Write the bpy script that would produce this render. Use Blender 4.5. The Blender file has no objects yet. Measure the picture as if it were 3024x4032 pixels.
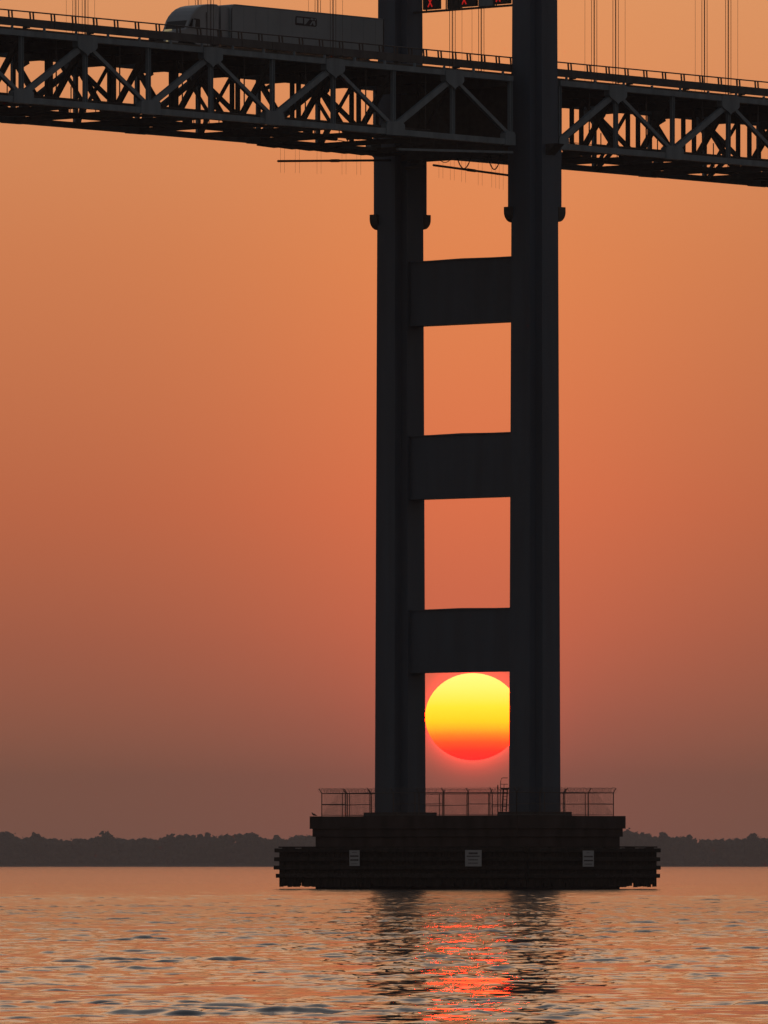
import bpy, bmesh, math, random
import numpy as np
from mathutils import Vector, Matrix, Quaternion
random.seed(7); rng = np.random.default_rng(11)
S = bpy.context.scene; COL = S.collection
R = math.radians

# ------------------------------------------------------------------ camera
EYE = 1.77
cd = bpy.data.cameras.new('camera'); cam = bpy.data.objects.new('camera', cd); COL.objects.link(cam)
cam.location = (0, 0, EYE); cam.rotation_euler = (R(90), 0, 0)
cd.sensor_fit = 'HORIZONTAL'; cd.sensor_width = 36; cd.lens = 36 * 41000 / 3024
cd.shift_y = 1390 / 3024; cd.clip_start = 1; cd.clip_end = 200000
S.camera = cam
S.view_settings.view_transform = 'Standard'; S.view_settings.look = 'None'
S.view_settings.gamma = 1; S.view_settings.exposure = 0; S.view_settings.use_curve_mapping = False
S.cycles.use_denoising = True
S.cycles.max_bounces = 6; S.cycles.glossy_bounces = 3; S.cycles.volume_bounces = 0
S.cycles.sample_clamp_indirect = 6

# ------------------------------------------------------------------ sky
SUN_EL = math.atan(584 / 41000); SUN_AZ = math.atan(350 / 41000)      # radians, azimuth to the right of +Y
def lin(c):
    return tuple(((x/255)/12.92 if x/255 <= .04045 else ((x/255+.055)/1.055)**2.4) for x in c)
W = bpy.data.worlds.new('World'); S.world = W; W.use_nodes = True
nt = W.node_tree; nt.nodes.clear()
def N(t, **kw):
    n = nt.nodes.new(t)
    for k, v in kw.items():
        if k.startswith('i_'): n.inputs[int(k[2:])].default_value = v
        else: setattr(n, k, v)
    return n
def L(a, b): nt.links.new(a, b)
def M(op, a, b=None, c=None, clamp=False):
    n = nt.nodes.new('ShaderNodeMath'); n.operation = op; n.use_clamp = clamp
    for k, x in enumerate((a, b, c)):
        if x is None: continue
        if isinstance(x, (int, float)): n.inputs[k].default_value = x
        else: L(x, n.inputs[k])
    return n.outputs[0]
tc = N('ShaderNodeTexCoord'); sep = N('ShaderNodeSeparateXYZ'); L(tc.outputs['Generated'], sep.inputs[0])
el = M('ARCSINE', sep.outputs[2])
eld = M('MAXIMUM', M('MULTIPLY', el, 180/math.pi), 0.0)
t = M('POWER', M('DIVIDE', eld, 90.0), 0.5)
az = M('ARCTAN2', sep.outputs[0], sep.outputs[1])
daz = M('ABSOLUTE', M('SUBTRACT', M('MULTIPLY', az, 180/math.pi), SUN_AZ*180/math.pi))
def ramp(stops):
    n = nt.nodes.new('ShaderNodeValToRGB'); e = n.color_ramp.elements
    n.color_ramp.interpolation = 'LINEAR'
    while len(e) > 1: e.remove(e[-1])
    first = True
    for d, c in stops:
        p = math.sqrt(d/90)
        if first: e[0].position = p; x = e[0]; first = False
        else: x = e.new(p)
        x.color = (*c, 1)
    L(t, n.inputs[0]); return n.outputs[0]
# elevation in degrees -> colour of the glow (linear); one column through the sun, one well beside it
SKY_C = [(0,(.38,.132,.093)),(.4,(.47,.138,.088)),(.8,(.57,.142,.082)),(1.3,(.74,.162,.076)),(2.,(.84,.187,.074)),
         (3.3,(.82,.253,.087)),(4.75,(.765,.304,.120)),(6.5,(.92,.44,.205)),(9,(1.06,.60,.33)),(12,(.84,.57,.39)),(20,(.30,.28,.27)),(35,(.13,.14,.16)),(60,(.045,.055,.072)),(90,(.032,.040,.054))]
SKY_E = [(0,(.31,.132,.090)),(.55,(.385,.132,.073)),(1.2,(.46,.129,.066)),(1.95,(.575,.150,.064)),
         (3.35,(.655,.218,.086)),(4.75,(.715,.304,.129)),(6.5,(.89,.43,.205)),(9,(1.04,.59,.33)),(12,(.82,.56,.39)),(20,(.29,.275,.27)),(35,(.13,.14,.16)),(60,(.045,.055,.072)),(90,(.032,.040,.054))]
rc, re = ramp(SKY_C), ramp(SKY_E)
g = M('EXPONENT', M('MULTIPLY', M('POWER', M('DIVIDE', daz, 1.35), 2.0), -1.0))
mx = N('ShaderNodeMix', data_type='RGBA'); L(g, mx.inputs[0]); L(re, mx.inputs[6]); L(rc, mx.inputs[7])
# aureole round the sun
ds = M('ADD', M('POWER', daz, 2.0), M('POWER', M('SUBTRACT', eld, math.degrees(SUN_EL)), 2.0))
au = M('EXPONENT', M('MULTIPLY', M('SQRT', ds), -1/.22))
aum = N('ShaderNodeMix', data_type='RGBA', blend_type='ADD'); L(au, aum.inputs[0]); L(mx.outputs[2], aum.inputs[6]); aum.inputs[7].default_value = (.75, .06, .03, 1)
au2 = M('EXPONENT', M('MULTIPLY', M('MAXIMUM', M('SUBTRACT', M('SQRT', ds), .25), 0.0), -1/.05))
aun = N('ShaderNodeMix', data_type='RGBA', blend_type='ADD'); L(au2, aun.inputs[0]); L(aum.outputs[2], aun.inputs[6]); aun.inputs[7].default_value = (1.6, .05, .03, 1)
# the glow belongs to the western sky: away from the sun's side the sky is dusky blue-grey
fall = M('EXPONENT', M('MULTIPLY', M('POWER', M('DIVIDE', daz, 36.0), 2.0), -1.0))
low = M('SUBTRACT', 1.0, M('SMOOTH_MIN', M('DIVIDE', eld, 50.0), 1.0, .3), clamp=True)
keep = M('SUBTRACT', 1.0, M('MULTIPLY', M('SUBTRACT', 1.0, fall), low), clamp=True)
fx = N('ShaderNodeMix', data_type='RGBA'); L(keep, fx.inputs[0]); fx.inputs[6].default_value = (.018, .022, .028, 1); L(aun.outputs[2], fx.inputs[7])
sky = N('ShaderNodeTexSky', sky_type='NISHITA', sun_disc=False, sun_elevation=SUN_EL, sun_rotation=SUN_AZ, dust_density=5, air_density=1.5)
nb = N('ShaderNodeMix', data_type='RGBA', blend_type='ADD'); nb.inputs[0].default_value = 0.012; L(fx.outputs[2], nb.inputs[6]); L(sky.outputs[0], nb.inputs[7])
bg = N('ShaderNodeBackground'); L(nb.outputs[2], bg.inputs[0]); bg.inputs[1].default_value = 1.0
wo = N('ShaderNodeOutputWorld'); L(bg.outputs[0], wo.inputs[0])
W.cycles.sampling_method = 'MANUAL'; W.cycles.sample_map_resolution = 2048

# ------------------------------------------------------------------ sun lamp (low, dim and red through the smoke)
sl = bpy.data.lights.new('sun_lamp', 'SUN'); sl.energy = 0.004; sl.angle = R(.5); sl.color = (1, .03, .006)
so = bpy.data.objects.new('sun_lamp', sl); COL.objects.link(so)
sd = Vector((math.sin(SUN_AZ)*math.cos(SUN_EL), math.cos(SUN_AZ)*math.cos(SUN_EL), math.sin(SUN_EL)))
so.rotation_euler = (-sd).to_track_quat('-Z', 'Y').to_euler(); so.location = sd*500

# ------------------------------------------------------------------ helpers
def tag(o, label=None, cat=None, group=None, kind=None):
    for k, v in (('label', label), ('category', cat), ('group', group), ('kind', kind)):
        if v: o[k] = v
    return o
def thing(name, label, cat, loc=(0,0,0), rz=0, group=None):
    o = bpy.data.objects.new(name, None); COL.objects.link(o); o.location = loc; o.rotation_euler = (0,0,rz)
    return tag(o, label, cat, group)
def mat(name, col, rough=.6, metal=0, var=.25, scale=1.2, streak=None, bump=0, emit=None, estr=0):
    m = bpy.data.materials.new(name); m.use_nodes = True; n = m.node_tree; b = n.nodes['Principled BSDF']
    b.inputs['Roughness'].default_value = rough; b.inputs['Metallic'].default_value = metal
    geo = n.nodes.new('ShaderNodeNewGeometry'); mp = n.nodes.new('ShaderNodeMapping'); n.links.new(geo.outputs['Position'], mp.inputs[0])
    if streak: mp.inputs['Scale'].default_value = streak
    nz = n.nodes.new('ShaderNodeTexNoise'); nz.inputs['Scale'].default_value = scale; nz.inputs['Detail'].default_value = 6
    n.links.new(mp.outputs[0], nz.inputs['Vector'])
    r = n.nodes.new('ShaderNodeValToRGB'); e = r.color_ramp.elements
    e[0].position = .3; e[1].position = .7
    e[0].color = (*[c*(1-var) for c in col], 1); e[1].color = (*[min(1, c*(1+var)) for c in col], 1)
    n.links.new(nz.outputs[0], r.inputs[0]); n.links.new(r.outputs[0], b.inputs['Base Color'])
    if bump:
        bp = n.nodes.new('ShaderNodeBump'); bp.inputs['Strength'].default_value = bump; bp.inputs['Distance'].default_value = .05
        n.links.new(nz.outputs[0], bp.inputs['Height']); n.links.new(bp.outputs[0], b.inputs['Normal'])
    if emit: b.inputs['Emission Color'].default_value = (*emit, 1); b.inputs['Emission Strength'].default_value = estr
    return m
MT = dict(
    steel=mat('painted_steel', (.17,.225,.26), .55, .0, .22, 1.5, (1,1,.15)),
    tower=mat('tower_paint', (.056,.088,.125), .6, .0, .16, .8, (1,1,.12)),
    under=mat('dark_brown_steel', (.055,.05,.045), .75, .0, .4, 2.0),  # darker, browner steel for floor framing and small fittings
    fascia=mat('parapet_paint', (.085,.085,.085), .8, 0, .3, 1.2, (1,1,.3)),
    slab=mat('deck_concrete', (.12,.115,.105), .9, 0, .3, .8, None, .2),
    conc=mat('dark_concrete', (.045,.033,.030), .9, 0, .4, 1.1, (1,1,.3), .3),  # base colour set far darker than ordinary concrete
    asph=mat('asphalt', (.05,.05,.05), .9),
    timber=mat('creosote_timber', (.022,.018,.015), .9, 0, .6, 3, (1,1,.2), .5),
    barn=mat('barnacle_crust', (.05,.045,.04), .95, 0, .6, 9, None, .8),
    rope=mat('suspender_wire', (.07,.055,.05), .6, .3),
    galv=mat('galvanised_pipe', (.10,.09,.085), .5, .4),
    white=mat('sign_white', (.40,.43,.45), .6, 0, .06, 3),
    ink=mat('sign_ink', (.03,.03,.035), .7),
    truck=mat('truck_paint', (.30,.34,.37), .35, 0, .08, .5),
    trailer=mat('trailer_panel', (.27,.32,.35), .45, 0, .08, .5),
    glass=mat('dark_glass', (.008,.008,.01), .45, 0, .1),
    rubber=mat('tyre_rubber', (.02,.02,.02), .9),
    chrome=mat('chrome', (.5,.5,.5), .2, .9, .05),
    lamp=mat('headlight_and_hood_glow', (.8,.75,.6), .3, 0, .05, emit=(1,.78,.34), estr=.2),  # headlight lenses, and the glowing patch on the hood
    redlamp=mat('red_signal_lamp', (.5,.02,.02), .4, 0, .05, emit=(1,.02,.015), estr=.4),
    black=mat('black_housing', (.015,.015,.015), .6),
    gull=mat('gull_feathers', (.06,.055,.055), .8, 0, .5, 20),
    leaf=mat('far_foliage', (.055,.06,.045), .95, 0, .5, .3),
    bark=mat('bark', (.06,.05,.04), .95),
    soil=mat('shore_soil', (.09,.075,.055), .95, 0, .4, .05),
)
def mesh_from(name, V, F, m, smooth=False):
    me = bpy.data.meshes.new(name); me.from_pydata([tuple(v) for v in V], [], F); me.update()
    if m: me.materials.append(MT[m] if isinstance(m, str) else m)
    if smooth: me.polygons.foreach_set('use_smooth', [True]*len(me.polygons))
    return me
def obj(name, me, parent=None, loc=(0,0,0)):
    o = bpy.data.objects.new(name, me); COL.objects.link(o); o.location = loc
    if parent: o.parent = parent
    return o
def prism_unit(profile):
    n = len(profile); V = [(-.5,y,z) for y,z in profile] + [(.5,y,z) for y,z in profile]
    F = [[i, (i+1)%n, n+(i+1)%n, n+i] for i in range(n)]
    F.append(list(range(n))[::-1]); F.append(list(range(n,2*n))); return V, F
T_ = .14
PROF = {
 'box': [(-.5,-.5),(.5,-.5),(.5,.5),(-.5,.5)],
 'chamfer': [(-.5,-.4),(-.4,-.5),(.4,-.5),(.5,-.4),(.5,.4),(.4,.5),(-.4,.5),(-.5,.4)],
 'hbeam': [(-.5,-.5),(-.5+T_,-.5),(-.5+T_,-.12),(.5-T_,-.12),(.5-T_,-.5),(.5,-.5),(.5,.5),(.5-T_,.5),(.5-T_,.12),(-.5+T_,.12),(-.5+T_,.5),(-.5,.5)],
 'ibeam': [(-.5,-.5),(.5,-.5),(.5,-.44),(.12,-.44),(.12,.44),(.5,.44),(.5,.5),(-.5,.5),(-.5,.44),(-.12,.44),(-.12,-.44),(-.5,-.44)],
 'tube': [(.5*math.cos(a*math.pi/4), .5*math.sin(a*math.pi/4)) for a in range(8)],
 'wire': [(.5*math.cos(a*math.pi/2), .5*math.sin(a*math.pi/2)) for a in range(4)],
}
_unit = {}
def unit(prof, m):
    if (prof, m) not in _unit:
        V, F = prism_unit(PROF[prof]); _unit[(prof,m)] = mesh_from(prof+'_'+m, V, F, m)
    return _unit[(prof,m)]
def frame(p0, p1):
    d = Vector(p1)-Vector(p0); x = d.normalized()
    up = Vector((0,0,1)) if abs(x.z) < .95 else Vector((0,1,0))
    y = up.cross(x).normalized(); z = x.cross(y)
    return d.length, Matrix((x,y,z)).transposed()
def bar(name, p0, p1, w, h, m, parent, prof='box'):
    """member of section w (sideways) by h (up) from p0 to p1, sharing its mesh data"""
    ln, rot = frame(p0, p1)
    o = bpy.data.objects.new(name, unit(prof, m)); COL.objects.link(o); o.parent = parent
    o.location = (Vector(p0)+Vector(p1))/2; o.rotation_euler = rot.to_euler(); o.scale = (ln, w, h)
    return o
class MB:
    def __init__(s): s.V = []; s.F = []
    def bar(s, p0, p1, w, h, prof='box'):
        ln, rot = frame(p0, p1); V, F = prism_unit(PROF[prof]); c = (Vector(p0)+Vector(p1))/2; b = len(s.V)
        for v in V: s.V.append(tuple(rot @ Vector((v[0]*ln, v[1]*w, v[2]*h)) + c))
        s.F += [[i+b for i in f] for f in F]
    def box(s, x0,x1,y0,y1,z0,z1):
        b = len(s.V); s.V += [(x,y,z) for z in (z0,z1) for y in (y0,y1) for x in (x0,x1)]
        s.F += [[i+b for i in f] for f in ([0,2,3,1],[4,5,7,6],[0,1,5,4],[2,6,7,3],[0,4,6,2],[1,3,7,5])]
    def poly(s, pts, axis, t0, t1):
        """extrude a 2-D outline: axis 'y' -> pts are (x,z); axis 'z' -> (x,y); axis 'x' -> (y,z)"""
        b = len(s.V); n = len(pts)
        for t in (t0, t1):
            for a, c in pts: s.V.append((a,t,c) if axis=='y' else (a,c,t) if axis=='z' else (t,a,c))
        s.F += [[b+i, b+(i+1)%n, b+n+(i+1)%n, b+n+i] for i in range(n)] + [[b+i for i in range(n)][::-1], [b+n+i for i in range(n)]]
    def path(s, P, r, n=6, closed=False):
        P = [Vector(p) for p in P]; b = len(s.V); k = len(P)
        for i, p in enumerate(P):
            d = (P[min(i+1,k-1)]-P[max(i-1,0)]).normalized(); up = Vector((0,0,1)) if abs(d.z)<.9 else Vector((1,0,0))
            y = up.cross(d).normalized(); z = d.cross(y); rr = r[i] if isinstance(r,(list,tuple)) else r
            for a in range(n):
                q = 2*math.pi*a/n; s.V.append(tuple(p+y*(rr*math.cos(q))+z*(rr*math.sin(q))))
        for i in range(k-1):
            for a in range(n): s.F.append([b+i*n+a, b+i*n+(a+1)%n, b+(i+1)*n+(a+1)%n, b+(i+1)*n+a])
        s.F.append([b+a for a in range(n)][::-1]); s.F.append([b+(k-1)*n+a for a in range(n)])
    def build(s, name, m, parent=None, smooth=False, kind=None):
        me = mesh_from(name, s.V, s.F, m, smooth)
        bm = bmesh.new(); bm.from_mesh(me); bmesh.ops.recalc_face_normals(bm, faces=bm.faces); bm.to_mesh(me); bm.free()
        o = obj(name, me, parent)
        if kind: o['kind'] = kind
        return o

# the bridge frame: local x runs along the bridge (towards the far right), local y across it (away from the camera)
T = (6.18, 774.6, 0); TH = R(47.0)
HB = 6.79            # half distance between the trusses and between the tower legs

# ------------------------------------------------------------------ water: one sheet with real wave relief
WSL = .066
def build_water():
    D = [0.8]
    while D[-1] < 95: D.append(D[-1] + max(.5, D[-1]*.06))
    while D[-1] < 1000: D.append(D[-1] + max(.10, .10*(D[-1]/130)**(.75 if D[-1] < 600 else 1.2)))
    while D[-1] < 12500: D.append(D[-1]*1.03)
    D = np.array(D)
    a = list(np.linspace(0, 4.0, 165)); st = .03
    while a[-1] < 58: st *= 1.13; a.append(a[-1]+st)
    a = np.array(a); A = np.radians(np.concatenate([-a[:0:-1], a]))
    X = D[:,None]*np.tan(A)[None,:]; Y = np.repeat(D[:,None], len(A), 1)
    dD = np.gradient(D)[:,None]; dX = np.abs(np.gradient(X, axis=1))
    n = 96; lam = np.exp(rng.uniform(math.log(.4), math.log(9), n)); k = 2*np.pi/lam
    th = rng.normal(0, .95, n) + math.pi/2 + .25; ph = rng.uniform(0, 2*np.pi, n)
    w = np.exp(-(np.log(lam/.85)/.7)**2/2)+.10; sl = w/np.sqrt((w**2).sum()/2)*WSL
    # gust patches: broad areas of calmer and rougher water
    pat = np.zeros_like(X)
    for _ in range(14):
        l2 = math.exp(random.uniform(math.log(7), math.log(70))); t2 = random.gauss(math.pi/2, .8)
        pat += np.sin((X*math.cos(t2)*.7+Y*math.sin(t2)*.6)*2*math.pi/l2 + random.uniform(0, 6.3))
    pat = np.clip(1 + pat*.10, .55, 1.5)
    p2 = np.zeros_like(X)                                  # small wave groups between glassy spots
    for _ in range(16):
        l2 = math.exp(random.uniform(math.log(1.6), math.log(9))); t2 = random.gauss(math.pi/2, .9)
        p2 += np.sin((X*math.cos(t2)+Y*math.sin(t2))*2*math.pi/l2 + random.uniform(0, 6.3))
    pat *= np.clip(.85 + p2*.20, .12, 1.9)
    Z = np.zeros_like(X); var = np.zeros_like(X)
    for i in range(n):
        c, s_ = math.cos(th[i]), math.sin(th[i])
        sp = np.maximum(dD*abs(s_), dX*abs(c)); f = np.clip((lam[i]/sp - 2.2)/2.0, 0, 1)
        phs = k[i]*(X*c+Y*s_)+ph[i]
        Z += f*sl[i]/k[i]*(np.sin(phs)+.38*np.cos(2*phs)); var += (1-f*f)*sl[i]**2/2
    Z *= pat; rough = np.sqrt(np.clip(np.sqrt(.25*var)-.004, .002, .018))
    fade = np.clip((1400-Y)/500, 0, 1); Z *= fade
    nr, nc = X.shape; me = bpy.data.meshes.new('water'); me.vertices.add(nr*nc)
    me.vertices.foreach_set('co', np.stack([X,Y,Z], -1).astype(np.float32).ravel())
    i = np.arange(nr*nc).reshape(nr,nc); Q = np.stack([i[:-1,:-1], i[:-1,1:], i[1:,1:], i[1:,:-1]], -1).reshape(-1,4)
    me.loops.add(Q.size); me.loops.foreach_set('vertex_index', Q.astype(np.int32).ravel())
    me.polygons.add(len(Q)); me.polygons.foreach_set('loop_start', (np.arange(len(Q))*4).astype(np.int32))
    me.polygons.foreach_set('use_smooth', np.ones(len(Q), bool)); me.update(calc_edges=True)
    at = me.attributes.new('ripple', 'FLOAT', 'POINT'); at.data.foreach_set('value', rough.astype(np.float32).ravel())
    m = bpy.data.materials.new('bay_water'); m.use_nodes = True; n_ = m.node_tree; b = n_.nodes['Principled BSDF']
    b.inputs['Base Color'].default_value = (.012,.016,.018,1); b.inputs['IOR'].default_value = 1.333; b.distribution = 'MULTI_GGX'
    r = n_.nodes.new('ShaderNodeAttribute'); r.attribute_name = 'ripple'; n_.links.new(r.outputs['Fac'], b.inputs['Roughness'])
    g_ = n_.nodes.new('ShaderNodeNewGeometry'); mp = n_.nodes.new('ShaderNodeMapping'); mp.inputs['Scale'].default_value = (1.2,3.0,1)
    nz = n_.nodes.new('ShaderNodeTexNoise'); nz.inputs['Scale'].default_value = 2.6; nz.inputs['Detail'].default_value = 3
    bp = n_.nodes.new('ShaderNodeBump'); bp.inputs['Strength'].default_value = .15; bp.inputs['Distance'].default_value = .02
    n_.links.new(g_.outputs['Position'], mp.inputs[0]); n_.links.new(mp.outputs[0], nz.inputs['Vector']); n_.links.new(nz.outputs[0], bp.inputs['Height']); n_.links.new(bp.outputs[0], b.inputs['Normal'])
    me.materials.append(m)
    o = obj('water', me); tag(o, 'rippled bay water mirroring the orange sky and the red sun', kind='structure')
build_water()

# ------------------------------------------------------------------ far shore
SH = 11000; KS = SH/8000
def shore():
    xs = np.linspace(-5200, 5200, 300); rows = [(SH-6,-1.0),(SH,0.25),(SH+14,1.6),(SH+60,3.5),(SH+180,6),(SH+900,7),(SH+2200,7)]
    V = []; F = []
    for j,(y,z) in enumerate(rows):
        for i,x in enumerate(xs):
            wob = 14*math.sin(x/170)+8*math.sin(x/61+1) if j<5 else 0
            V.append((x, y+wob, z + (0.5*math.sin(x/90+j) if j>2 else 0)))
    n = len(xs)
    for j in range(len(rows)-1):
        for i in range(n-1): F.append([j*n+i, j*n+i+1, (j+1)*n+i+1, (j+1)*n+i])
    o = obj('far_shore', mesh_from('far_shore', V, F, 'soil', True)); tag(o, 'low dark far shore under the trees', kind='structure')
shore()
ICO_V = []; ICO_F = []
def _ico():
    bm = bmesh.new(); bmesh.ops.create_icosphere(bm, subdivisions=1, radius=1)
    for v in bm.verts: ICO_V.append(tuple(v.co))
    for f in bm.faces: ICO_F.append([v.index for v in f.verts])
    bm.free()
_ico(); ICO_V = np.array(ICO_V); ICO_F = np.array(ICO_F)
def blobs(C, Rr, squash=.8, jit=.13):
    """many small leaf clumps joined: C (n,3) centres, Rr (n,) radii"""
    n = len(C); base = ICO_V[None]*np.array([1,1,squash]) * (1+rng.normal(0,jit,(n,len(ICO_V),1)))
    V = C[:,None,:]+base*Rr[:,None,None]; F = ICO_F[None]+ (np.arange(n)*len(ICO_V))[:,None,None]
    return V.reshape(-1,3), F.reshape(-1,3)
def fast_mesh(name, V, F, m):
    me = bpy.data.meshes.new(name); me.vertices.add(len(V)); me.vertices.foreach_set('co', V.astype(np.float32).ravel())
    me.loops.add(F.size); me.loops.foreach_set('vertex_index', F.astype(np.int32).ravel())
    me.polygons.add(len(F)); me.polygons.foreach_set('loop_start', (np.arange(len(F))*3).astype(np.int32)); me.update(calc_edges=True)
    me.materials.append(MT[m]); return me
# height of the wood's skyline along the shore (metres east of the camera axis, metres above the water)
SKYL = [(-60,3280),(0,3274),(40,3278),(95,3303),(110,3290),(170,3290),(200,3301),(280,3300),(300,3294),(360,3296),(380,3290),(440,3292),(530,3299),(560,3292),(600,3298),(640,3296),
 (670,3288),(690,3292),(730,3281),(760,3290),(815,3279),(850,3290),(900,3276),(945,3280),(990,3277),(1040,3294),(1070,3301),(1085,3292),(1130,3300),(1150,3288),(1200,3283),
 (1300,3290),(1400,3280),(1500,3295),(1600,3288),(1700,3278),(1800,3296),(1900,3285),(2000,3292),(2100,3279),(2200,3290),(2300,3284),(2400,3276),
 (2475,3264),(2500,3276),(2540,3272),(2590,3291),(2650,3294),(2670,3290),(2710,3298),(2750,3305),(2780,3301),(2900,3297),(2930,3294),(2965,3290),(3000,3294),(3060,3300)]
SX = np.array([(p-1512)/41000*(SH+60) for p,_ in SKYL]); SZ = np.array([EYE+(3406-y)/41000*(SH+60) for _,y in SKYL])
def woods():
    C = []; Rr = []
    for row, (dy, dz) in enumerate([(30,-4),(60,0),(95,-1.2),(140,-1.0)]):
        x = -1500.0
        while x < 1500:
            near = abs(x) < 560
            x += random.uniform(4.5, 9) if near else random.uniform(12, 22)
            if SX[0] < x < SX[-1]: top = float(np.interp(x, SX, SZ))
            else: top = 31 + 2.2*math.sin(x/23)+1.6*math.sin(x/9.1+2)+1.3*math.sin(x/71)
            top += dz + random.gauss(-.5, .35) + 2.0*max(0,math.sin(x/17+row)*math.sin(x/41))-.8; ground = 3; r0 = random.uniform(4.2, 6.8)
            k = 13 if near else 7
            for j in range(k):
                zz = top - random.random()**.8*(top-ground)*.95; f = .45+.55*min(1, (top-zz)/5)
                r = random.uniform(2.2, 4.0)*(1.35 if j>k*.5 else 1)
                if j < 3: zz = top-.2-random.random()*.8; r = random.uniform(2.6,3.8); f = .3
                C.append((x+random.gauss(0,r0*.55*f), SH+dy+random.gauss(0,4), zz-r*.75)); Rr.append(r)
            if near:
                for j in range(2):
                    r = random.uniform(.6,1.0); C.append((x+random.gauss(0,r0*.6), SH+dy+random.gauss(0,3), top-random.random()*3.5)); Rr.append(r)
    V, F = blobs(np.array(C), np.array(Rr)); o = obj('far_woods', fast_mesh('far_woods', V, F, 'leaf'))
    tag(o, 'hazy grey mass of woods along the far shore', kind='stuff')
    mb = MB(); mb.box(-1500,1500,SH+55,SH+150,2,19); u = mb.build('far_woods_understorey', 'leaf', None)
    u.name = 'far_undergrowth'; tag(u, 'dense undergrowth filling the foot of the far woods', kind='stuff')
woods()
def far_tree(px, top_py, wid, label, seed, shape='dome'):
    random.seed(seed); Yt = SH+22; x = (px-1512)/41000*Yt; top = EYE+(3406-top_py)/41000*Yt; w = wid/41000*Yt/2
    t = thing('broadleaf_tree', label, 'tree', (x, Yt, 2.2), group='tall trees standing out of the far wood')
    h = top-2.2; mb = MB(); mb.path([(0,0,0),(.2,0,h*.3),(-.1,.1,h*.6),(.1,0,h*.85)], [.55,.42,.28,.1], 7)
    for q in range(6):
        a = q*1.05; mb.path([(0,0,h*(.4+.06*q)),(math.cos(a)*w*.35,math.sin(a)*w*.3,h*(.55+.06*q)),(math.cos(a)*w*.7,math.sin(a)*w*.55,h*(.62+.05*q))],[.22,.14,.05],5)
    mb.build('trunk', 'bark', t)
    C=[]; Rr=[]; rv = h*.42
    for q in range(190):
        a = random.uniform(0,6.28); b = math.asin(random.uniform(-.75,1)); rr = random.uniform(.35,1)**.4
        if shape == 'ragged': rr *= random.choice((.55,.8,1.05))
        r = random.uniform(.9,2.2)
        C.append((math.cos(a)*math.cos(b)*(w-r*.5)*rr, math.sin(a)*math.cos(b)*w*.8*rr, h-rv+math.sin(b)*(rv-r*.6)*rr*.98)); Rr.append(r)
    V,F = blobs(np.array(C), np.array(Rr)); obj('crown', fast_mesh('crown', V, F, 'leaf'), t)
far_tree(414, 3266, 84, 'broad round-domed tree, tallest on the left part of the far shore', 1)
far_tree(140, 3274, 74, 'flat-topped tree next to the dip in the treeline near the left edge', 2)
far_tree(18, 3268, 66, 'dark crown cut off by the left edge of the picture on the far shore', 3)
far_tree(672, 3274, 52, 'ragged thin-crowned tree on the far shore midway between left edge and pier', 4, 'ragged')
far_tree(990, 3271, 84, 'wide rounded crown on the far shore, one gap left of the pier fender', 5)
far_tree(1088, 3281, 44, 'small bush-like tree on the far shore touching the left end of the pier', 6)
far_tree(2478, 3256, 46, 'pointed tree rising just right of the pier cap on the far shore', 7, 'ragged')
far_tree(2612, 3271, 56, 'steep rounded tree between pier and right edge on the far shore', 8)
far_tree(2715, 3285, 44, 'low ball-shaped tree at the dip in the right-hand treeline', 9)
far_tree(2966, 3276, 66, 'lone humped tree on the far shore close to the right edge', 10)
random.seed(21)

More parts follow.
